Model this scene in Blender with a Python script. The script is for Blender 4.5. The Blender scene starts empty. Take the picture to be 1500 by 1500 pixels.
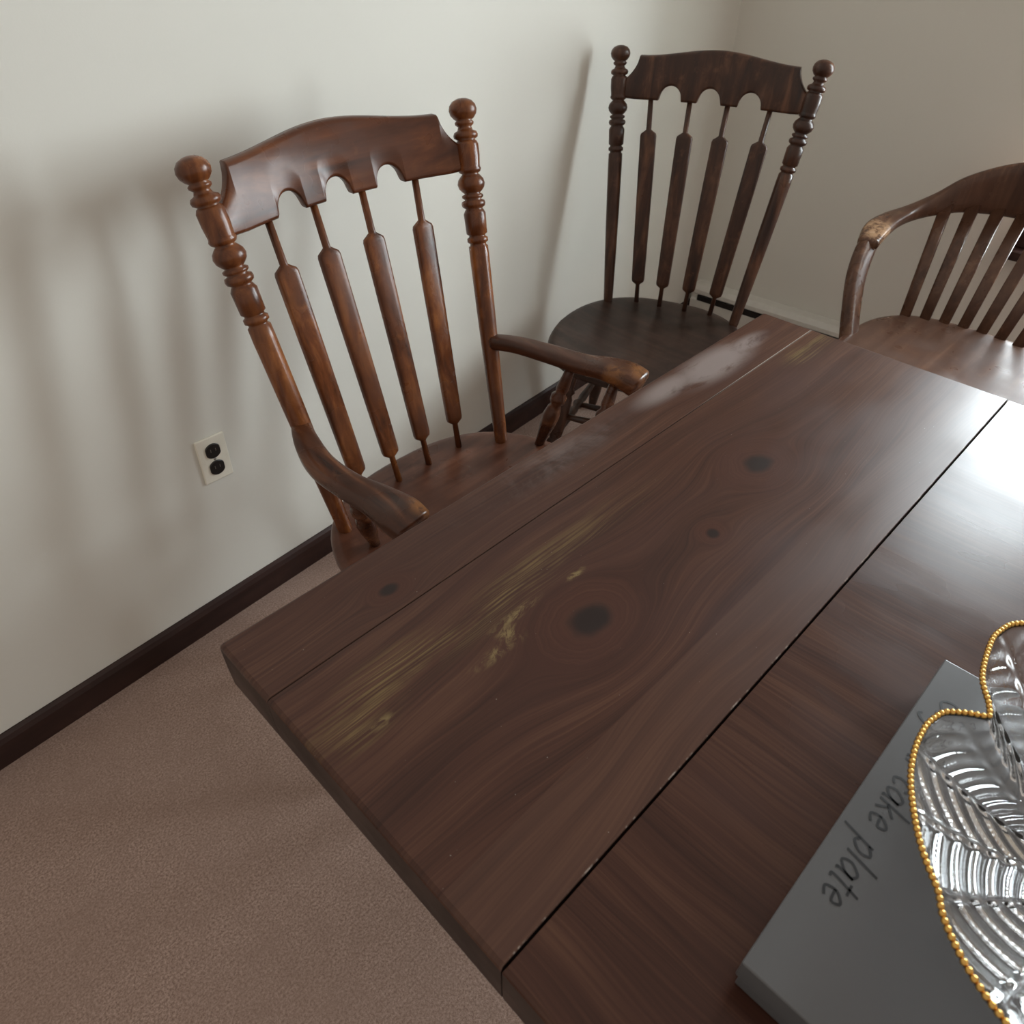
import bpy, bmesh, math, random
from mathutils import Vector, Matrix
random.seed(3)
scene = bpy.context.scene
scene.view_settings.view_transform = 'Standard'

# ------------------------------------------------------------------ helpers
class NT:
    def __init__(s, name):
        s.m = bpy.data.materials.new(name); s.m.use_nodes = True
        s.t = s.m.node_tree; s.b = s.t.nodes['Principled BSDF']
    def new(s, typ, **kw):
        n = s.t.nodes.new(typ)
        for k, v in kw.items(): setattr(n, k, v)
        return n
    def link(s, a, b): s.t.links.new(a, b)
    def put(s, v, sock):
        if isinstance(v, (int, float)): sock.default_value = v
        elif isinstance(v, tuple):
            sock.default_value = v if len(v) == len(sock.default_value) else (*v, 1.0)
        else: s.link(v, sock)
    def M(s, op, a, b=None, c=None, clamp=False):
        n = s.new('ShaderNodeMath', operation=op); n.use_clamp = clamp
        s.put(a, n.inputs[0])
        if b is not None: s.put(b, n.inputs[1])
        if c is not None: s.put(c, n.inputs[2])
        return n.outputs[0]
    def xyz(s):
        tc = s.new('ShaderNodeTexCoord'); sp = s.new('ShaderNodeSeparateXYZ')
        s.link(tc.outputs['Object'], sp.inputs[0])
        return tc.outputs['Object'], sp.outputs[0], sp.outputs[1], sp.outputs[2]
    def comb(s, x, y, z):
        n = s.new('ShaderNodeCombineXYZ')
        s.put(x, n.inputs[0]); s.put(y, n.inputs[1]); s.put(z, n.inputs[2]); return n.outputs[0]
    def noise(s, vec, scale=1, detail=3, rough=.5, dist=0):
        n = s.new('ShaderNodeTexNoise'); s.link(vec, n.inputs['Vector'])
        n.inputs['Scale'].default_value = scale; n.inputs['Detail'].default_value = detail
        n.inputs['Roughness'].default_value = rough; n.inputs['Distortion'].default_value = dist
        return n.outputs['Fac']
    def ss(s, v, a, b, lo=0.0, hi=1.0):
        n = s.new('ShaderNodeMapRange', interpolation_type='SMOOTHSTEP')
        s.put(v, n.inputs[0]); n.inputs[1].default_value = a; n.inputs[2].default_value = b
        n.inputs[3].default_value = lo; n.inputs[4].default_value = hi
        return n.outputs[0]
    def mix(s, f, a, b):
        n = s.new('ShaderNodeMix', data_type='RGBA')
        s.put(f, n.inputs[0]); s.put(a, n.inputs[6]); s.put(b, n.inputs[7]); return n.outputs[2]
    def ramp(s, f, stops):
        n = s.new('ShaderNodeValToRGB'); s.link(f, n.inputs[0])
        e = n.color_ramp.elements
        e[0].position, e[0].color = stops[0][0], (*stops[0][1], 1)
        e[1].position, e[1].color = stops[-1][0], (*stops[-1][1], 1)
        for p, c in stops[1:-1]:
            x = e.new(p); x.color = (*c, 1)
        return n.outputs[0]
    def bump(s, h, strength=.3, dist=.002):
        n = s.new('ShaderNodeBump'); n.inputs['Strength'].default_value = strength
        n.inputs['Distance'].default_value = dist
        s.link(h, n.inputs['Height']); s.link(n.outputs[0], s.b.inputs['Normal'])
    def blob3(s, x, y, z, c, r, a=.3, b=1.0):
        t = None
        for v, q in zip((x, y, z), c):
            d = s.M('SUBTRACT', v, q); d = s.M('MULTIPLY', d, d); t = d if t is None else s.M('ADD', t, d)
        return s.ss(s.M('DIVIDE', s.M('SQRT', t), r), a, b, 1, 0)
    def set(s, **kw):
        for k, v in kw.items(): s.put(v, s.b.inputs[k.replace('_', ' ')])
        return s.m

def mat_plain(name, col, rough=.5, metal=0.0, spec=.5, var=.06, scale=30):
    n = NT(name); v, x, y, z = n.xyz()
    f = n.noise(v, scale, 3)
    c2 = tuple(min(1, c*(1-var*2)) for c in col)
    n.set(Base_Color=n.mix(f, c2, tuple(min(1, c*(1+var)) for c in col)), Roughness=rough, Metallic=metal)
    n.b.inputs['Specular IOR Level'].default_value = spec
    return n.m

def mat_wood(name, dark, mid, light, axis='z', rough=.33, sc=1.0, light_thr=(.55, .8), worn=(), worn_col=(.4, .22, .1)):
    n = NT(name); v, x, y, z = n.xyz()
    s = dict(x=(2, 30, 30), y=(30, 2, 30), z=(30, 30, 2))[axis]
    vec = n.comb(n.M('MULTIPLY', x, s[0]*sc), n.M('MULTIPLY', y, s[1]*sc), n.M('MULTIPLY', z, s[2]*sc))
    g = n.noise(vec, 1.0, 5, .6, .4)
    blot = n.noise(v, 9, 3, .6)
    c = n.ramp(g, [(.3, dark), (.5, mid), (.72, light)])
    c = n.mix(n.ss(blot, .35, .7, 0, .75), c, n.mix(.5, dark, mid))
    wear = n.noise(v, 23, 4, .7)
    c = n.mix(n.ss(wear, light_thr[0], light_thr[1], 0, .55), c, light)
    if worn:
        wn = n.ss(n.noise(v, 38, 4, .7), .36, .56)
        for p, r in worn:
            c = n.mix(n.M('MULTIPLY', n.M('MULTIPLY', n.blob3(x, y, z, p, r), wn), .8), c, worn_col)
    n.set(Base_Color=c, Roughness=n.ss(blot, .2, .8, rough-.07, rough+.12))
    n.b.inputs['Specular IOR Level'].default_value = .42
    n.bump(g, .12, .001)
    return n.m

def obj_from_bm(bm, name, mat, smooth=True):
    bmesh.ops.recalc_face_normals(bm, faces=bm.faces)
    me = bpy.data.meshes.new(name); bm.to_mesh(me); bm.free()
    if smooth:
        for p in me.polygons: p.use_smooth = True
    o = bpy.data.objects.new(name, me); scene.collection.objects.link(o)
    if mat: me.materials.append(mat)
    return o

def group(name, loc, parts):
    e = bpy.data.objects.new(name, None); scene.collection.objects.link(e)
    e.location = loc; e.empty_display_size = .1
    for p in parts:
        p.parent = e; p.matrix_parent_inverse = Matrix.Translation(-Vector(loc))
    return e

def ring_pts(c, S, T, w, d, n, p):
    out = []
    for i in range(n):
        a = 2*math.pi*(i+.5)/n
        ca, sa = math.cos(a), math.sin(a)
        x = math.copysign(abs(ca)**(2/p), ca)*w/2; y = math.copysign(abs(sa)**(2/p), sa)*d/2
        out.append(c + S*x + T*y)
    return out

def skin_rings(bm, rings, cap=True):
    vs = [[bm.verts.new(q) for q in r] for r in rings]
    n = len(vs[0])
    for a, b in zip(vs, vs[1:]):
        for i in range(n):
            bm.faces.new((a[i], a[(i+1) % n], b[(i+1) % n], b[i]))
    if cap:
        bm.faces.new(vs[0]); bm.faces.new(vs[-1])

def loft(bm, p0, p1, secs, side=(1, 0, 0), n=20, p=2.0):
    """secs: (s, width, depth[,power])"""
    p0 = Vector(p0); p1 = Vector(p1); A = p1-p0; an = A.normalized()
    S = Vector(side); S = (S - an*S.dot(an)).normalized(); T = an.cross(S)
    skin_rings(bm, [ring_pts(p0+A*q[0], S, T, q[1], q[2], n, q[3] if len(q) > 3 else p) for q in secs])

def lathe(bm, p0, p1, prof, n=24):
    loft(bm, p0, p1, [(s, 2*r, 2*r) for s, r in prof], n=n)

def catmull(pts, m=8):
    P = [pts[0]] + list(pts) + [pts[-1]]; out = []
    for i in range(1, len(P)-2):
        for k in range(m):
            t = k/m
            out.append([.5*((2*b) + (-a+c)*t + (2*a-5*b+4*c-d)*t*t + (-a+3*b-3*c+d)*t**3)
                        for a, b, c, d in zip(P[i-1], P[i], P[i+1], P[i+2])])
    out.append(list(pts[-1])); return out

def sweep(bm, pts, m=8, n=20, p=3.0, up=(0, 0, 1)):
    """pts: (x,y,z,w,h): w horizontal, h along up"""
    q = catmull(pts, m); rings = []; up = Vector(up)
    for i, r in enumerate(q):
        a = Vector(q[max(i-1, 0)][:3]); b = Vector(q[min(i+1, len(q)-1)][:3])
        t = (b-a).normalized(); S = t.cross(up)
        S = S.normalized() if S.length > 1e-4 else Vector((1, 0, 0)); U = S.cross(t).normalized()
        rings.append(ring_pts(Vector(r[:3]), S, U, r[3], r[4], n, p))
    def cap(rg, dirv):
        c = sum(rg, Vector())/len(rg); out = []
        for f, o in ((.93, .004), (.7, .008), (.3, .010)):
            out.append([c+(v-c)*f+dirv*o for v in rg])
        return out
    d0 = (Vector(q[0][:3])-Vector(q[1][:3])).normalized(); d1 = (Vector(q[-1][:3])-Vector(q[-2][:3])).normalized()
    rings = list(reversed(cap(rings[0], d0))) + rings + cap(rings[-1], d1)
    skin_rings(bm, rings)

def box_bm(bm, x0, x1, y0, y1, z0, z1, F=None):
    F = F or (lambda x, y, z: Vector((x, y, z)))
    c = [bm.verts.new(F(x, y, z)) for x in (x0, x1) for y in (y0, y1) for z in (z0, z1)]
    for f in ((0, 1, 3, 2), (4, 6, 7, 5), (0, 4, 5, 1), (2, 3, 7, 6), (0, 2, 6, 4), (1, 5, 7, 3)):
        bm.faces.new([c[i] for i in f])

def box(name, x0, x1, y0, y1, z0, z1, mat, bev=0, F=None, segs=3):
    bm = bmesh.new(); box_bm(bm, x0, x1, y0, y1, z0, z1, F)
    if bev: bmesh.ops.bevel(bm, geom=bm.edges[:], offset=bev, segments=segs, affect='EDGES', profile=.5)
    return obj_from_bm(bm, name, mat, False)

# ------------------------------------------------------------------ materials
M_chair = mat_wood('chair_wood', (.036, .0105, .0035), (.140, .041, .012), (.34, .122, .036), 'z', .27, 1, (.58, .85))
M_crest = mat_wood('crest_wood', (.034, .010, .004), (.115, .034, .012), (.25, .09, .031), 'x', .27, .8, (.6, .85))
M_seat = mat_wood('seat_wood', (.050, .017, .010), (.11, .040, .022), (.19, .078, .046), 'x', .30)
M_dark = mat_wood('dark_chair_wood', (.015, .007, .005), (.058, .022, .011), (.17, .075, .04), 'z', .32)
M_dseat = mat_wood('dark_seat_wood', (.015, .008, .006), (.034, .018, .013), (.075, .038, .026), 'y', .34)
M_oak = mat_wood('banker_wood', (.045, .019, .011), (.105, .048, .028), (.21, .11, .065), 'z', .26, 1, (.62, .8), [((2.27, .755, .69), .075), ((2.30, .04, .69), .075)], (.50, .31, .18))
M_oseat = mat_wood('banker_seat_wood', (.06, .028, .017), (.10, .048, .03), (.16, .085, .055), 'x', .3)
M_base = mat_wood('baseboard_wood', (.016, .007, .006), (.034, .014, .011), (.06, .027, .02), 'x', .4)
M_edge_shade = mat_wood('table_edge_shaded_wood', (.008, .004, .003), (.016, .007, .005), (.03, .013, .009), 'x', .38)  # table wood darkened to paint in the shade on its side faces
M_arm = mat_wood('arm_wood', (.026, .009, .005), (.085, .028, .012), (.21, .085, .038), 'y', .25, 1, (.62, .85),
                 [((.545, .76, .655), .035), ((1.16, .76, .66), .045), ((1.11, .80, .66), .035)], (.27, .11, .035))

def mat_table(name, knots, wear=True, axis='x', dark=1.0, rough=.36, spec=.34):
    n = NT(name); v, x, y, z = n.xyz()
    if axis == 'y': x, y = y, x
    wob = n.noise(n.comb(n.M('MULTIPLY', x, 3.0), n.M('MULTIPLY', y, 9.0), 0.0), 1, 2)
    yy = n.M('ADD', y, n.M('MULTIPLY', n.M('SUBTRACT', wob, .5), .035))
    strip = None
    if wear:
        strip = n.ss(y, .2345, .2365, 1, 0)
        yy = n.M('ADD', yy, n.M('MULTIPLY', strip, .31))
    psi = yy; inside = None; ringd = None; core = None; halo2 = None
    for (kx, ky, R) in knots:
        dx = n.M('MULTIPLY', n.M('SUBTRACT', x, kx), .68); dy = n.M('SUBTRACT', yy, ky)
        d2 = n.M('ADD', n.M('MULTIPLY', dx, dx), n.M('MULTIPLY', dy, dy))
        d2s = n.M('ADD', d2, R*R*.5)
        psi = n.M('SUBTRACT', psi, n.M('DIVIDE', n.M('MULTIPLY', dy, R*R*3.4), d2s))
        wd = n.noise(v, 26, 2)
        d = n.M('ADD', n.M('SQRT', d2), n.M('MULTIPLY', n.M('SUBTRACT', wd, .5), R*.5))
        c = n.ss(d, R*.35, R*.85, 1, 0)
        halo = n.ss(d, R*.8, R*1.7, 1, 0)
        h2 = n.ss(d, R*.5, R*3.0, 1, 0)
        core = c if core is None else n.M('MAXIMUM', core, c)
        halo2 = h2 if halo2 is None else n.M('MAXIMUM', halo2, h2)
        inside = halo if inside is None else n.M('MAXIMUM', inside, halo)
        ringd = d if ringd is None else n.M('MINIMUM', ringd, d)
    if inside is not None:
        f = inside
        psi = n.M('ADD', n.M('MULTIPLY', psi, n.M('SUBTRACT', 1.0, f)), n.M('MULTIPLY', ringd, f))
    g1 = n.noise(n.comb(n.M('MULTIPLY', x, 1.2), n.M('MULTIPLY', psi, 34.0), 3.3), 1, 2, .5)
    g2 = n.noise(n.comb(n.M('MULTIPLY', x, 4.0), n.M('MULTIPLY', psi, 300.0), 1.0), 1, 3, .65)
    g = n.M('ADD', n.M('MULTIPLY', g1, .5), n.M('MULTIPLY', g2, .5))
    blot = n.noise(n.comb(n.M('MULTIPLY', x, 3.0), n.M('MULTIPLY', y, 7.0), 0.0), 1, 3, .6)
    k = dark
    c = n.ramp(g, [(.34, (.034*k, .0118*k, .0072*k)), (.5, (.068*k, .0255*k, .0152*k)), (.66, (.116*k, .052*k, .030*k))])
    c = n.mix(n.ss(blot, .35, .7, 0, .6), c, (.053*k, .0172*k, .0107*k))
    if strip is not None:
        c = n.mix(n.M('MULTIPLY', strip, .35), c, (.096, .048, .032))
    if core is not None:
        c = n.mix(n.M('MULTIPLY', halo2, .6), c, (.060, .017, .009))
        c = n.mix(n.M('MULTIPLY', core, .92), c, (.012, .006, .005))
    rr = n.ss(blot, .25, .75, rough-.06, rough+.08)
    if wear:
        def blob(cx, cy, rx, ry, a=.35, b=1.0):
            dx = n.M('DIVIDE', n.M('SUBTRACT', x, cx), rx); dy = n.M('DIVIDE', n.M('SUBTRACT', y, cy), ry)
            d = n.M('SQRT', n.M('ADD', n.M('MULTIPLY', dx, dx), n.M('MULTIPLY', dy, dy)))
            return n.ss(d, a, b, 1, 0)
        def mx(lst):
            r = blob(*lst[0])
            for q in lst[1:]: r = n.M('MAXIMUM', r, blob(*q))
            return r
        reg = mx([(.43, .462, .44, .045, .1), (.19, .445, .09, .05), (1.34, .50, .12, .035), (.27, .465, .18, .040), (.50, .45, .16, .03)])
        brk = n.noise(n.comb(n.M('MULTIPLY', x, 9.0), n.M('MULTIPLY', yy, 30.0), 0.0), 1, 4, .6)
        st = n.noise(n.comb(n.M('MULTIPLY', x, 2.4), n.M('MULTIPLY', yy, 330.0), 7.0), 1, 2, .6)
        m = n.M('MULTIPLY', reg, n.M('MULTIPLY', n.ss(brk, .30, .66), n.ss(st, .42, .62)))
        c = n.mix(n.M('MULTIPLY', m, .68), c, (.22, .155, .060))
        sc = mx([(.405, .408, .024, .026, .2), (.43, .425, .06, .010, .2), (.37, .398, .05, .012, .2), (.54, .418, .025, .008, .2), (.215, .42, .022, .010, .2)])
        br2 = n.noise(n.comb(n.M('MULTIPLY', x, 45.0), n.M('MULTIPLY', psi, 110.0), 0.0), 1, 4, .75, .6)
        c = n.mix(n.M('MULTIPLY', n.M('MULTIPLY', sc, n.ss(br2, .42, .62)), .7), c, (.27, .20, .085))
        hn = n.noise(n.comb(n.M('MULTIPLY', x, 8.0), n.M('MULTIPLY', y, 20.0), 4.0), 1, 5, .7, .5)
        hz = n.M('MULTIPLY', mx([(1.16, .600, .17, .055, .3), (1.02, .612, .13, .035, .2), (1.27, .60, .10, .03, .2)]), n.ss(hn, .26, .50))
        hz2 = n.M('MULTIPLY', blob(.70, .61, .26, .045, .2, 1.0), n.ss(n.noise(v, 12, 5, .7, .5), .36, .66))
        hz = n.M('MAXIMUM', hz, n.M('MULTIPLY', hz2, .42))
        c = n.mix(n.M('MULTIPLY', hz, .72), c, (.30, .25, .235))
        rr = n.M('ADD', rr, n.M('MULTIPLY', hz, .15))
        sp = n.noise(v, 240, 1, .5)
        c = n.mix(n.ss(sp, .79, .83, 0, .6), c, (.35, .33, .30))
        # highlights caught by the arrises of the two seams, painted as pale lines
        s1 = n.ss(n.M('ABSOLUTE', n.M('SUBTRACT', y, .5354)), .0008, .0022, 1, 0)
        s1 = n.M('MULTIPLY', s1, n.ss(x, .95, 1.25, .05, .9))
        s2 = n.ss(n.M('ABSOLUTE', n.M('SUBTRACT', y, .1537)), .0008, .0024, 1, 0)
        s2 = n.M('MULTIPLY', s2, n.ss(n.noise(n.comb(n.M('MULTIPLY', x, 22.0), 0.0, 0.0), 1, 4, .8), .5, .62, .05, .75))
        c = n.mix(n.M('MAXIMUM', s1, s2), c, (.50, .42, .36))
    n.set(Base_Color=c, Roughness=rr)
    n.b.inputs['Specular IOR Level'].default_value = spec
    n.bump(g2, .08, .0006)
    return n.m

knots = [(.492, .356, .036), (.933, .371, .030), (.345, .575, .014), (.74, .33, .010)]
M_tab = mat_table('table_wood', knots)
M_tab_c = mat_table('table_centre_wood', [], False, 'y', .9, .27, .32)

def mat_wall(name, col):
    n = NT(name); v, x, y, z = n.xyz()
    f = n.noise(v, 2.0, 3); g = n.noise(v, 260, 2)
    n.set(Base_Color=n.mix(f, tuple(c*.95 for c in col), col), Roughness=.75)
    n.b.inputs['Specular IOR Level'].default_value = .25
    n.bump(g, .12, .0006); return n.m
M_wl = mat_wall('wall_paint', (.76, .75, .69))
n = NT('carpet'); v, x, y, z = n.xyz()
f1 = n.noise(v, 3.0, 3, .6); f2 = n.noise(v, 230, 4, .8); f3 = n.noise(v, 24, 4, .7)
c = n.mix(n.ss(f2, .32, .68), (.23, .142, .110), (.60, .43, .355))
c = n.mix(n.ss(f1, .35, .65, 0, .4), c, (.37, .25, .20))
c = n.mix(n.ss(f3, .4, .7, 0, .3), c, (.33, .218, .172))
n.set(Base_Color=c, Roughness=.95); n.b.inputs['Specular IOR Level'].default_value = .1
n.b.inputs['Sheen Weight'].default_value = .2
n.bump(f2, .7, .005); M_carpet = n.m
M_white = mat_plain('white_enamel', (.72, .71, .66), .4)
M_plate = mat_plain('outlet_plastic', (.86, .83, .72), .35)
M_black = mat_plain('black_plastic', (.010, .009, .009), .35)
M_gold = mat_plain('gold_trim', (.80, .47, .13), .28, 1.0)
M_box = mat_plain('grey_card', (.115, .117, .122), .32, var=.1, scale=8)
M_ink = mat_plain('black_ink', (.006, .006, .008), .5)
M_screw = mat_plain('screw_metal', (.5, .5, .48), .3, 1.0)

# ------------------------------------------------------------------ room
dW = Vector((.99756, .0698, 0)); nW = Vector((.0698, -.99756, 0))
CX, CY = 2.70, 1.389+.07*2.70
def FW(s, t, z):  # s: distance from right wall into room, t: distance from left wall into room
    return Vector((CX, CY, 0)) - dW*s + nW*t + Vector((0, 0, z))
ROOM_S, ROOM_T, ROOM_H = 4.6, 4.4, 2.45
box('floor', -.15, ROOM_S, -.15, ROOM_T, -.05, 0, M_carpet, F=FW)
box('wall_left', -.15, ROOM_S, -.12, 0, 0, ROOM_H, M_wl, F=FW)
WIN = [(1.16, 1.66), (2.16, 2.66)]
Z0, Z1 = .58, 2.05
bm = bmesh.new()
ed = [0]+[q for w_ in WIN for q in w_]+[ROOM_T]
for a, b in ((ed[0], ed[1]), (ed[2], ed[3]), (ed[4], ed[5])): box_bm(bm, -.15, 0, a, b, 0, ROOM_H, FW)
for a, b in WIN:
    box_bm(bm, -.15, 0, a, b, 0, Z0, FW); box_bm(bm, -.15, 0, a, b, Z1, ROOM_H, FW)
obj_from_bm(bm, 'wall_right', M_wl, False)
def baseboard(name, a0, a1, left):
    bm = bmesh.new()
    prof = [(0, 0), (.014, 0), (.014, .062), (.010, .074), (.004, .080), (0, .080)]
    rings = []
    for a in (a0, a1):
        rings.append([FW(a, q[0], q[1]) if left else FW(q[0], a, q[1]) for q in prof])
    skin_rings(bm, rings); return obj_from_bm(bm, name, M_base, False)
baseboard('baseboard_left', .016, ROOM_S, True)
baseboard('baseboard_right', 2.9, ROOM_T, False)
for wi, (T0, T1) in enumerate(WIN):
    parts = []
    def wb(nm, t0, t1, z0, z1, s0=-.09, s1=-.04, mat=M_white):
        parts.append(box(nm, s0, s1, t0, t1, z0, z1, mat, .004, FW))
    wb('jamb_left', T0, T0+.03, Z0, Z1, -.14, 0); wb('jamb_right', T1-.03, T1, Z0, Z1, -.14, 0)
    wb('head', T0+.03, T1-.03, Z1-.04, Z1, -.14, 0); wb('bottom_rail', T0+.03, T1-.03, Z0, Z0+.05)
    wb('meeting_rail', T0+.03, T1-.03, 1.32, 1.36)
    wb('casing_left', T0-.07, T0, Z0, Z1+.07, .001, .018, M_base); wb('casing_right', T1, T1+.07, Z0, Z1+.07, .001, .018, M_base)
    wb('casing_top', T0, T1, Z1, Z1+.07, .001, .018, M_base); wb('sill', T0-.09, T1+.09, Z0-.03, Z0, .001, .06, M_base)
    group('window_%d' % (wi+1), FW(0, (T0+T1)/2, Z0), parts)

# baseboard heater
parts = []
bm = bmesh.new()
prof = [(.001, .02), (.055, .02), (.062, .035), (.062, .105), (.052, .112), (.052, .128), (.060, .134), (.060, .150), (.045, .168), (.001, .172)]
skin_rings(bm, [[FW(q[0], a, q[1]) for q in prof] for a in (.03, 2.8)])
parts.append(obj_from_bm(bm, 'cover', M_white, False))
parts.append(box('slot', .053, .0625, .06, 2.77, .106, .128, M_black, F=FW))
group('baseboard_heater', FW(.03, 1.4, 0), parts)

def outlet():
    X = .455
    P = Vector((X, 1.389+.07*X, .462)); U = dW; N = nW
    tilt = math.radians(2.5)
    A = (U*math.cos(tilt) - Vector((0, 0, 1))*math.sin(tilt)); B = (Vector((0, 0, 1))*math.cos(tilt) + U*math.sin(tilt))
    F = lambda a, b, c: P + A*a + B*c + N*b
    ps = [box('plate', -.036, .036, .0, .006, -.058, .058, M_plate, .003, F)]
    for s in (1, -1):
        bm = bmesh.new()
        rings = []
        for dpt, k in ((.004, 1), (.0085, 1), (.0095, .94)):
            rings.append([F(.0175*k*max(-.99, min(.99, 1.12*math.cos(a))), dpt, s*.0225+.0205*k*math.sin(a)*.9) for a in [2*math.pi*i/32 for i in range(32)]])
        skin_rings(bm, rings); ps.append(obj_from_bm(bm, 'socket', M_black, False))
        for a, h in ((-.006, .004), (.006, .0035)):
            ps.append(box('slot', a-.0006, a+.0006, .0094, .0101, s*.0225-h+.003, s*.0225+h+.003, M_screw, F=F))
    bm = bmesh.new(); lathe(bm, F(0, .005, 0), F(0, .0075, 0), [(0, .0032), (.7, .0032), (1, .002)], 16)
    ps.append(obj_from_bm(bm, 'screw', M_screw))
    group('wall_outlet', P, ps)
outlet()

# ------------------------------------------------------------------ chairs
POST = [(.44, .015), (.50, .0165), (.56, .018), (.72, .0205), (.84, .0215), (.862, .021), (.865, .0175), (.868, .0175), (.871, .0225), (.878, .0225), (.881, .018),
        (.884, .018), (.887, .0225), (.925, .0235), (.931, .020), (.934, .0175), (.938, .024), (.943, .0255), (.948, .024), (.951, .017), (.955, .0225), (.959, .0225), (.962, .016),
        (.966, .021), (.972, .0265), (.980, .0288), (.988, .0265), (.994, .021), (.998, .0165), (1.001, .022), (1.006, .0245), (1.010, .0225), (1.013, .0225), (1.030, .0242), (1.05, .0242), (1.056, .021),
        (1.058, .0175), (1.062, .0245), (1.067, .0255), (1.072, .023), (1.075, .016), (1.081, .0135), (1.085, .019), (1.089, .0195), (1.092, .0155), (1.095, .0205), (1.102, .0265), (1.110, .0285), (1.118, .0265), (1.125, .020), (1.129, .010), (1.130, .001)]
LEG = [(0, .012), (.05, .014), (.2, .020), (.28, .021), (.30, .016), (.33, .023), (.36, .016), (.40, .020), (.55, .024), (.70, .020), (.73, .015), (.76, .022), (.79, .015), (.84, .017), (1, .015)]
STR = [(0, .008), (.2, .011), (.4, .014), (.45, .010), (.5, .018), (.55, .010), (.6, .014), (.8, .011), (1, .008)]

def seat_mesh(bm, F, ca, cb, ra, rb, ztop, thick, p=2.6, dish=.012, back_taper=.1, n=72):
    def outl(ang, k):
        c, s = math.cos(ang), math.sin(ang)
        x = math.copysign(abs(c)**(2/p), c)*ra; y = math.copysign(abs(s)**(2/p), s)*rb
        x *= (1 - back_taper*max(0, -y/rb))
        return ca+x*k, cb+y*k
    def top(k, ang):
        prof = 0 if k > .92 else (1-(k/.92)**2)
        y = math.sin(ang)*k
        saddle = 1 - .9*math.exp(-((math.cos(ang)*k)/.16)**2)*max(0, y)
        return ztop - dish*prof*saddle
    rings = []
    for k, z in [(k, None) for k in (.02, .2, .4, .6, .75, .85, .92, .96)] + [(.985, ztop-.004), (1.0, ztop-.013), (.998, ztop-.022), (.97, ztop-thick+.005), (.93, ztop-thick), (.5, ztop-thick), (.02, ztop-thick)]:
        r = []
        for i in range(n):
            a = 2*math.pi*i/n; q = outl(a, k)
            r.append(F(q[0], q[1], top(k, a) if z is None else z))
        rings.append(r)
    skin_rings(bm, rings)

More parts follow.
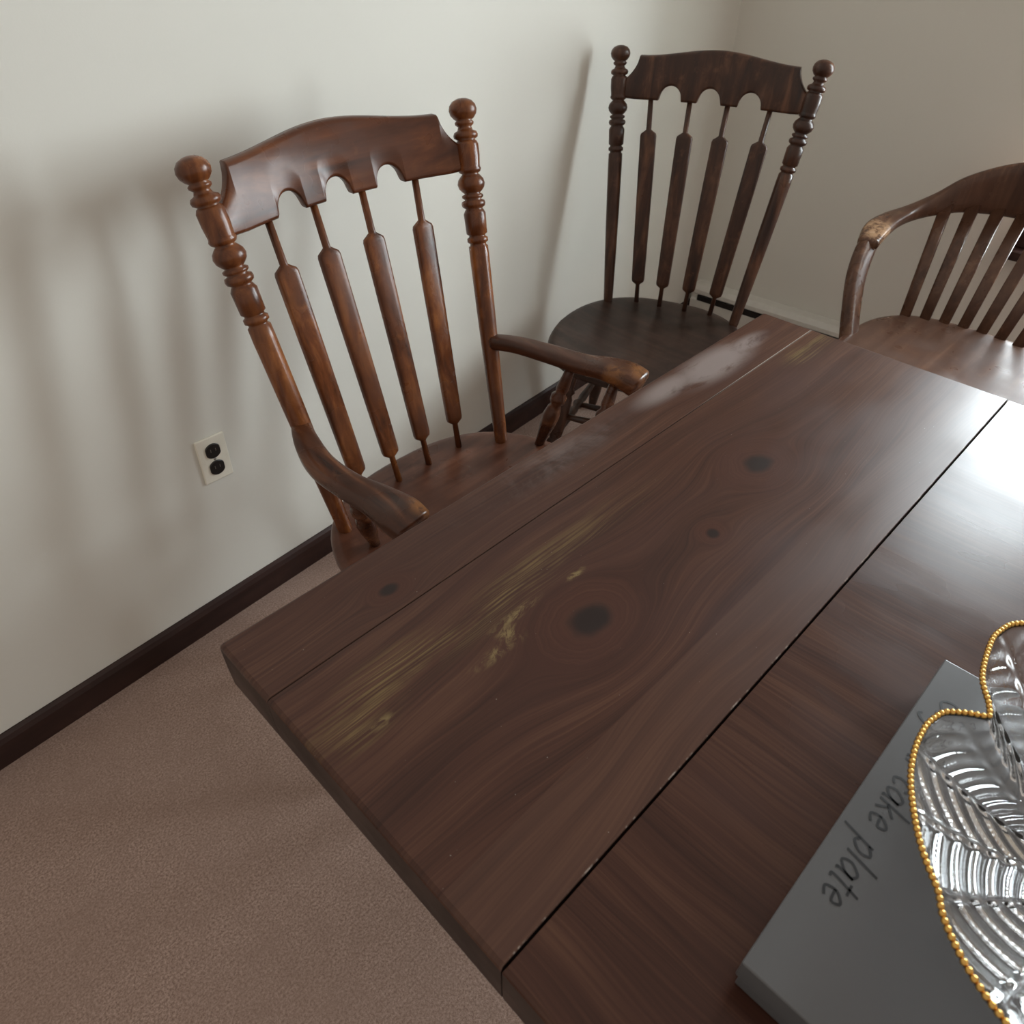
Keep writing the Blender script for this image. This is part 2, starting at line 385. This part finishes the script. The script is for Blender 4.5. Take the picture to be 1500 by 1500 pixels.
def arrow_chair(name, O, la, fb, H, base_half, topL, topR, rake, bow, sp_bot, sp_top, seat, mats, arms=None, crest_z=(1.003, 1.108, 1.128), pw=.046, zs=1.0):
    la = Vector((*la, 0)).normalized(); fb = Vector((*fb, 0)).normalized(); O = Vector((*O, 0))
    F = lambda a, b, z: O + la*a + fb*b + Vector((0, 0, z))
    mw, ms = mats; parts = []
    k = (H-.44)/(1.13-.44)
    zm = lambda z: .44+(z-.44)*k
    bm = bmesh.new(); seat_mesh(bm, F, *seat, .44, .042, 2.6, .014); parts.append(obj_from_bm(bm, 'seat', ms))
    for nm, s, tp in (('post_left', -1, topL), ('post_right', 1, topR)):
        bm = bmesh.new()
        p0 = F(s*base_half, 0, .425); p1 = F(tp, -rake, H)
        prof = [(0, .013)]+[((zm(z)-.425)/(H-.425), r*zs) for z, r in POST]
        lathe(bm, p0, p1, prof); parts.append(obj_from_bm(bm, nm, mw))
    zc0, zc1, zc2 = [zm(z) for z in crest_z]
    def bowf(a, z):
        e = 1-min(1, (abs(a-(topL+topR)/2)/((topR-topL)/2))**2)
        return -bow*e - rake*(z-.44)/(H-.44)
    for i, (a0, a1) in enumerate(zip(sp_bot, sp_top)):
        bm = bmesh.new()
        p0 = F(a0, -bow*.95, .425); zt = zc0+.02
        p1 = F(a1, bowf(a1, zt), zt)
        L = zt-.425; f = lambda z: (zm(z)-.425)/L
        secs = [(0, .015, .015, 2), (f(.492), .013, .013, 2), (f(.496), .024, .016, 2.6), (f(.501), pw*.80, .019, 3.6), (f(.508), pw*.86, .020, 4), (f(.60), pw*.90, .021, 4), (f(.80), pw*.98, .022, 4), (f(.912), pw, .022, 4),
                (f(.918), pw*.93, .021, 3.6), (f(.924), .026, .018, 2.6), (f(.928), .015, .015, 2), (1, .014, .014, 2)]
        loft(bm, p0, p1, secs, side=tuple(la)); parts.append(obj_from_bm(bm, 'spindle_%d' % (i+1), mw))
    bm = bmesh.new(); N = 190
    aL, aR = topL+.004, topR-.004; half = (aR-aL)/2; mid = (aL+aR)/2
    mids = [(sp_top[i]+sp_top[i+1])/2 for i in range(3)]
    ar = (sp_top[1]-sp_top[0])*.29
    cols = []
    for i in range(N+1):
        a = aL+(aR-aL)*i/N; u = abs(a-mid)/half
        if u > .80:
            q = (u-.80)/.20; zt = zc1 - (zc1-zm(1.045))*(math.sin(q*math.pi/2)**.6)
        else:
            zt = zc1 + (zc2-zc1)*(.5+.5*math.cos(math.pi*min(1, u/.78)))
        zb = zc0
        for m in mids:
            d = abs(a-m)
            if d < ar: zb = max(zb, zc0+math.sqrt(max(0, 1-(d/ar)**2))*ar*1.15)
        if u > .80: zb = zc0+.004*(u-.8)/.2
        th = .0125
        cols.append([(a, z, th*e) for z, e in ((zb, .6), (zb+.003, .9), (zb+.007, 1), (zb*.5+zt*.5, 1), (zt-.008, 1), (zt-.003, .85), (zt, .5))])
    rings = []
    for col in cols:
        fr_ = [F(a, bowf(a, z)+t, z) for a, z, t in col]; bk = [F(a, bowf(a, z)-t, z) for a, z, t in reversed(col)]
        rings.append(fr_+bk)
    skin_rings(bm, rings)
    o = obj_from_bm(bm, 'crest_rail', M_crest if mw is M_chair else mw); parts.append(o)
    ca, cb, ra, rb = seat
    feet = {}
    for nm, a, b in (('leg_fl', -1, 1), ('leg_fr', 1, 1), ('leg_bl', -1, -1), ('leg_br', 1, -1)):
        t = F(ca+a*ra*.58, cb+b*rb*.58, .405); ft = F(ca+a*ra*.80, cb+b*rb*.84, 0)
        feet[nm] = (t, ft); bm = bmesh.new(); lathe(bm, ft, t, LEG); parts.append(obj_from_bm(bm, nm, mw))
    at = lambda nm, s: feet[nm][1].lerp(feet[nm][0], s)
    for nm, p, q in (('stretcher_l', at('leg_fl', .38), at('leg_bl', .38)), ('stretcher_r', at('leg_fr', .38), at('leg_br', .38)), ('stretcher_front', at('leg_fl', .56), at('leg_fr', .56))):
        bm = bmesh.new(); lathe(bm, p, q, STR, 16); parts.append(obj_from_bm(bm, nm, mw))
    bm = bmesh.new(); lathe(bm, (at('leg_fl', .38)+at('leg_bl', .38))/2, (at('leg_fr', .38)+at('leg_br', .38))/2, STR, 16); parts.append(obj_from_bm(bm, 'stretcher_mid', mw))
    if arms:
        for i, (path, sup) in enumerate(arms):
            bm = bmesh.new(); sweep(bm, path, p=3.2); parts.append(obj_from_bm(bm, ('arm_left', 'arm_right')[i], M_arm))
            for j, (b0, t0) in enumerate(sup):
                bm = bmesh.new(); lathe(bm, b0, t0, [(0, .010), (.12, .012), (.3, .018), (.42, .020), (.52, .016), (.56, .012), (.6, .018), (.66, .019), (.7, .012), (.76, .015), (.9, .012), (1, .011)], 18)
                parts.append(obj_from_bm(bm, 'arm_support', M_arm))
    return group(name, O+fb*.15, parts)

armL = ([(.531, 1.105, .668, .036, .032), (.508, 1.05, .667, .046, .032), (.490, .975, .660, .054, .032), (.494, .90, .655, .056, .032), (.504, .835, .656, .066, .036), (.512, .78, .650, .080, .044), (.516, .750, .640, .076, .048)],
        [((.56, .955, .43), (.50, .905, .645)), ((.575, .80, .43), (.512, .80, .638))])
armR = ([(1.025, 1.082, .668, .034, .032), (1.05, 1.03, .670, .042, .032), (1.080, .955, .664, .052, .032), (1.104, .885, .658, .056, .034), (1.124, .835, .659, .066, .038), (1.142, .790, .652, .078, .046), (1.149, .762, .642, .074, .050)],
        [((1.045, .955, .43), (1.092, .905, .645)), ((1.03, .80, .43), (1.132, .81, .638))])
arrow_chair('dining_armchair', (.766, 1.026), (1, 0), (0, -1), 1.13, .226, -.262, .318, .200, .058,
            (-.132, -.042, .045, .138), (-.151, -.045, .068, .189), (.006, .150, .315, .276), (M_chair, M_seat), (armL, armR))
arrow_chair('dining_side_chair', (1.85, 1.15), (.35, -.94), (-.94, -.35), 1.12, .200, -.268, .275, .125, .035,
            (-.115, -.04, .04, .12), (-.168, -.058, .048, .165), (-.01, .19, .285, .275), (M_dark, M_dseat), None, pw=.046, zs=.95)

def banker():
    parts = []; yc = .40
    bm = bmesh.new()
    seat_mesh(bm, lambda a, b, z: Vector((2.115-b, yc+a, z)), 0, 0, .290, .275, .45, .035, 3.0, .018, .05)
    parts.append(obj_from_bm(bm, 'seat', M_oseat))
    half = [(2.225, .350, .662, .060, .036), (2.30, .362, .680, .076, .036), (2.37, .358, .690, .070, .034), (2.45, .335, .698, .052, .040), (2.515, .285, .722, .036, .066), (2.56, .215, .757, .030, .110), (2.59, .11, .783, .028, .150), (2.60, 0, .790, .028, .160)]
    path = [(x, yc+y, z, w, h) for x, y, z, w, h in half] + [(x, yc-y, z, w, h) for x, y, z, w, h in reversed(half[:-1])]
    bm = bmesh.new(); sweep(bm, path, p=3.2); parts.append(obj_from_bm(bm, 'bent_arm_and_crest', M_oak))
    for s in (1, -1):
        bm = bmesh.new()
        sweep(bm, [(2.10, yc+s*.272, .415, .042, .060), (2.125, yc+s*.300, .49, .040, .062), (2.165, yc+s*.332, .58, .040, .068), (2.22, yc+s*.350, .640, .042, .064), (2.27, yc+s*.356, .668, .046, .04)], up=(1, 0, .3))
        parts.append(obj_from_bm(bm, 'arm_post', M_oak))
    for i in range(9):
        a = (i-4)/4; y0 = yc+a*.205; y1 = yc+a*.262
        x0 = 2.362-.045*a*a; x1 = 2.598-.065*a*a
        bm = bmesh.new(); loft(bm, (x0, y0, .43), (x1, y1, .73), [(0, .030, .013), (.5, .034, .013), (1, .036, .013)], side=(0, 1, 0), p=4, n=16)
        parts.append(obj_from_bm(bm, 'slat_%d' % (i+1), M_oak))
    for sx, sy in ((1, 1), (1, -1), (-1, 1), (-1, -1)):
        t = Vector((2.115+sx*.19, yc+sy*.2, .42)); f = Vector((2.115+sx*.235, yc+sy*.245, 0))
        bm = bmesh.new(); loft(bm, f, t, [(0, .03, .03), (.5, .036, .036), (1, .046, .046)], p=5); parts.append(obj_from_bm(bm, 'leg', M_oak))
    for sy in (1, -1):
        bm = bmesh.new(); loft(bm, (1.895, yc+sy*.232, .14), (2.335, yc+sy*.232, .14), [(0, .03, .018), (1, .03, .018)], side=(0, 0, 1), p=5); parts.append(obj_from_bm(bm, 'stretcher', M_oak))
    bm = bmesh.new(); loft(bm, (2.115, yc-.232, .14), (2.115, yc+.232, .14), [(0, .03, .018), (1, .03, .018)], side=(0, 0, 1), p=5); parts.append(obj_from_bm(bm, 'stretcher', M_oak))
    group('bankers_armchair', (2.115, yc, 0), parts)
banker()

# ------------------------------------------------------------------ table
def board(name, x0, x1, y0, y1, z0, z1, mat, r0=0, bx=.006, byl=.0012, byh=.0012):
    """r0: plan corner radius on the +Y corners; bx rounding of the end grain, byl/byh of the -Y/+Y long edges"""
    bm = bmesh.new(); rings = []
    th = z1-z0
    for e, z in ((1.0, z0), (.4, z0+th*.06), (.1, z0+th*.12), (0, z0+th*.5), (.05, z1-bx*.95), (.22, z1-bx*.5), (.5, z1-bx*.2), (1.0, z1)):
        a0, a1, b0, b1 = x0+bx*e, x1-bx*e, y0+byl*e, y1-byh*e
        pts = [(a0, b0), (a1, b0)]
        if r0:
            for cx, st in ((a1-r0, 0), (a0+r0, math.pi/2)):
                pts += [(cx+r0*math.cos(st+i*math.pi/12), b1-r0+r0*math.sin(st+i*math.pi/12)) for i in range(7)]
        else: pts += [(a1, b1), (a0, b1)]
        rings.append([Vector((p[0], p[1], z)) for p in pts])
    skin_rings(bm, rings); o = obj_from_bm(bm, name, mat, False)
    o.data.materials.append(M_edge_shade)
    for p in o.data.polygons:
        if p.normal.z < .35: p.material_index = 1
    return o
X0, X1, ZT, TH = .140, 1.428, .75, .086
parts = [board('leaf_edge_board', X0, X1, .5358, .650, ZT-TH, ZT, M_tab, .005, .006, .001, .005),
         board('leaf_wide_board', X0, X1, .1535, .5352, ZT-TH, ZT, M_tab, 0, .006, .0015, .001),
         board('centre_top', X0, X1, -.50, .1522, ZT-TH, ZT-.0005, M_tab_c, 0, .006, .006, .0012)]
ZB = ZT-TH
parts.append(box('leaf_cleat_1', .30, .36, .18, .62, ZB-.025, ZB, M_base, .004))
parts.append(box('leaf_cleat_2', 1.21, 1.27, .18, .62, ZB-.025, ZB, M_base, .004))
for i, q in enumerate(((.27, 1.30, .06, .085), (.27, 1.30, -.43, -.405), (.27, .295, -.405, .06), (1.275, 1.30, -.405, .06))):
    parts.append(box('apron_%d' % (i+1), *q, ZB-.07, ZB-.0001, M_base, .003))
TL = [(0, .02), (.04, .026), (.1, .03), (.12, .022), (.16, .034), (.2, .024), (.3, .034), (.55, .040), (.7, .030), (.74, .022), (.78, .034), (.82, .024), (.84, .038), (1, .038)]
for x in (.32, 1.25):
    for y in (.02, -.37):
        bm = bmesh.new(); lathe(bm, (x, y, 0), (x, y, ZB-.001), TL); parts.append(obj_from_bm(bm, 'leg', M_base))
group('dining_table', ((X0+X1)/2, .07, 0), parts)

# ------------------------------------------------------------------ box with handwriting
BX0, BX1, BY0, BY1, BZ0, BZ1 = .27, .694, -.36, .010, .7505, .800
parts = [box('tray', BX0+.003, BX1-.003, BY0+.003, BY1-.003, BZ0, BZ0+.03, M_box, .001), box('lid', BX0, BX1, BY0, BY1, BZ0+.022, BZ1, M_box, .0015)]
def strokes(letters, org, h, name):
    bm = bmesh.new(); cur = 0
    for adv, pls in letters:
        for pl in pls:
            q = catmull([(p[0], p[1]) for p in pl], 5) if len(pl) > 2 else [list(p) for p in pl]
            w = .0012; prev = None
            for i, p in enumerate(q):
                a = q[max(0, i-1)]; b = q[min(len(q)-1, i+1)]
                tx, ty = b[0]-a[0], b[1]-a[1]; L = math.hypot(tx, ty) or 1; nx, ny = -ty/L, tx/L
                c = Vector((org[0]-(cur+p[0]+.22*p[1])*h, org[1]-p[1]*h, BZ1+.0004)); o = Vector((-nx, -ny, 0))*w
                pair = (bm.verts.new(c+o), bm.verts.new(c-o))
                if prev: bm.faces.new((prev[0], prev[1], pair[1], pair[0]))
                prev = pair
        cur += adv
    return obj_from_bm(bm, name, M_ink, False)
LT = {
 'C': (.75, [[(.6, .85), (.35, 1), (.08, .7), (.05, .3), (.3, .02), (.62, .15)]]),
 'r': (.5, [[(.08, .6), (.1, 0)], [(.1, .35), (.25, .58), (.42, .52)]]),
 'y': (.55, [[(.08, .6), (.12, .2), (.3, .08), (.42, .55)], [(.45, .6), (.38, -.1), (.2, -.4), (.05, -.3)]]),
 's': (.48, [[(.4, .55), (.2, .6), (.1, .42), (.35, .25), (.3, .05), (.05, .08)]]),
 'c': (.5, [[(.42, .5), (.22, .6), (.05, .3), (.2, .03), (.42, .12)]]),
 'a': (.62, [[(.48, .5), (.25, .6), (.06, .3), (.22, .03), (.45, .25), (.48, .55)], [(.48, .55), (.5, .05), (.58, .04)]]),
 'k': (.6, [[(.1, 1.05), (.1, 0)], [(.45, .6), (.12, .28)], [(.2, .34), (.48, 0)]]),
 'e': (.58, [[(.08, .3), (.45, .36), (.3, .6), (.08, .35), (.22, .02), (.48, .12)]]),
 'p': (.62, [[(.1, .6), (.06, -.45)], [(.1, .45), (.35, .62), (.5, .32), (.3, .04), (.1, .15)]]),
 'l': (.3, [[(.12, 1.05), (.1, 0)]]),
 't': (.45, [[(.2, .9), (.18, .05), (.32, 0)], [(.02, .6), (.4, .62)]]),
 ' ': (.55, []),
}
parts.append(strokes([LT[c] for c in 'Crystal cake plate'], (.642, -.0085, 0), .029, 'handwriting'))
group('cake_plate_box', ((BX0+BX1)/2, (BY0+BY1)/2, BZ0), parts)

# ------------------------------------------------------------------ crystal dish
def dish():
    g = NT('crystal_glass'); v, x, y, z = g.xyz()
    g.set(Base_Color=(.985, .99, 1.0), Roughness=.02); g.b.inputs['Transmission Weight'].default_value = 1; g.b.inputs['IOR'].default_value = 1.5
    C = Vector((.560, -.200, 0)); base = BZ1+.001; Hh = .068
    ctrl = [(.387, -.073), (.410, -.051), (.443, -.030), (.468, -.018), (.500, -.010), (.530, -.0085), (.552, -.014), (.566, -.030), (.576, -.047), (.592, -.040), (.613, -.027), (.650, -.019), (.680, -.016), (.707, -.022), (.722, -.034)]
    pol = []
    for px, py in ctrl:
        a = math.degrees(math.atan2(py-C.y, px-C.x)); pol.append((a, math.hypot(px-C.x, py-C.y)))
    amax = pol[0][0]; amin = pol[-1][0]
    for i in range(1, 100):   # continue the scalloped outline round the back
        f = i/100; a = amax+(360+amin-amax)*f
        r = .205+.022*(abs(math.sin(math.pi*f*4.5))**.7)+(.010-.010*f)
        pol.append((a, r))
    ext = [(a-360, r) for a, r in pol]+pol+[(a+360, r) for a, r in pol]; ext.sort()
    tab = []; j = 0; NT_ = 1440
    for i in range(NT_):
        a = -180+360*i/NT_
        while ext[j+1][0] < a: j += 1
        f = (a-ext[j][0])/max(1e-6, ext[j+1][0]-ext[j][0]); tab.append(ext[j][1]*(1-f)+ext[j+1][1]*f)
    for _ in range(3): tab = [(tab[i-3]+tab[i-2]+tab[i-1]+tab[i]+tab[(i+1) % NT_]+tab[(i+2) % NT_]+tab[(i+3) % NT_])/7 for i in range(NT_)]
    n = 720
    def S(i, k, zz):  # inner part becomes rounder
        a = -math.pi+2*math.pi*i/n; r = tab[(i*2) % NT_]; w = min(1, max(0, (k-.2)/.8))
        r = r*w+.205*(1-w); return Vector((C.x+r*k*math.cos(a), C.y+r*k*math.sin(a), zz))
    def zprof(k): return base+.004+Hh*(max(0, (k-.38)/.62)**1.35)
    ks = [.02, .15, .3]+[.36+.64*i/52 for i in range(53)]
    rings = []
    for k in ks:
        r = []
        for i in range(n):
            ph = (i*10/n) % 1.0; d = abs(ph-.5)*2
            rib = math.sin(2*math.pi*(k*11 - d*1.6)); rib = math.copysign(abs(rib)**.6, rib)
            vein = math.exp(-(d/.07)**2)+math.exp(-((1-d)/.05)**2)
            e = (.0013*rib*(1-min(1, vein))+.0022*vein)*min(1, max(0, (k-.2)/.15))*min(1, (1-k)/.05)
            r.append(S(i, k, zprof(k)+e))
        rings.append(r)
    for k in reversed(ks):
        rings.append([S(i, k, max(base, zprof(k)-.0045)) for i in range(n)])
    bm = bmesh.new(); skin_rings(bm, rings); glass = obj_from_bm(bm, 'glass_bowl', g.m)
    pts = [S(i, 1.004, zprof(1)+.001) for i in range(n)]; pts.append(pts[0])
    dense = [pts[i].lerp(pts[i+1], f/8) for i in range(n) for f in range(8)]
    bm = bmesh.new(); last = None
    for p in dense:
        if last is None or (p-last).length >= .0052:
            bmesh.ops.create_icosphere(bm, subdivisions=2, radius=.0029, matrix=Matrix.Translation(p)); last = p
    beads = obj_from_bm(bm, 'gold_beaded_rim', M_gold)
    group('crystal_dish', (C.x, C.y, base), [glass, beads])
dish()

# ------------------------------------------------------------------ light
w = bpy.data.worlds.new('World'); scene.world = w; w.use_nodes = True
bg = w.node_tree.nodes['Background']; bg.inputs[0].default_value = (1.0, .90, .80, 1); bg.inputs[1].default_value = .50
def area(name, loc, target, sx, sy, power, col):
    l = bpy.data.lights.new(name, 'AREA'); l.shape = 'RECTANGLE'; l.size = sx; l.size_y = sy; l.energy = power; l.color = col
    o = bpy.data.objects.new(name, l); scene.collection.objects.link(o); o.location = loc
    o.rotation_euler = (Vector(target)-Vector(loc)).to_track_quat('-Z', 'Y').to_euler(); return o
for T0, T1 in WIN:
    tc = (T0+T1)/2
    area('window_daylight', FW(-.20, tc, (Z0+Z1)/2), FW(1, tc, (Z0+Z1)/2), .6, 1.45, 86, (.86, .955, 1.0))

# ------------------------------------------------------------------ camera
cam = bpy.data.cameras.new('camera'); co = bpy.data.objects.new('camera', cam); scene.collection.objects.link(co)
cam.sensor_width = 36; cam.lens = 1054/1500*36; cam.clip_start = .02
cam.dof.use_dof = True; cam.dof.focus_distance = 1.25; cam.dof.aperture_fstop = 9
co.location = (0, 0, 1.45); co.rotation_euler = (math.radians(49.0), 0, math.radians(-45.05))
scene.camera = co
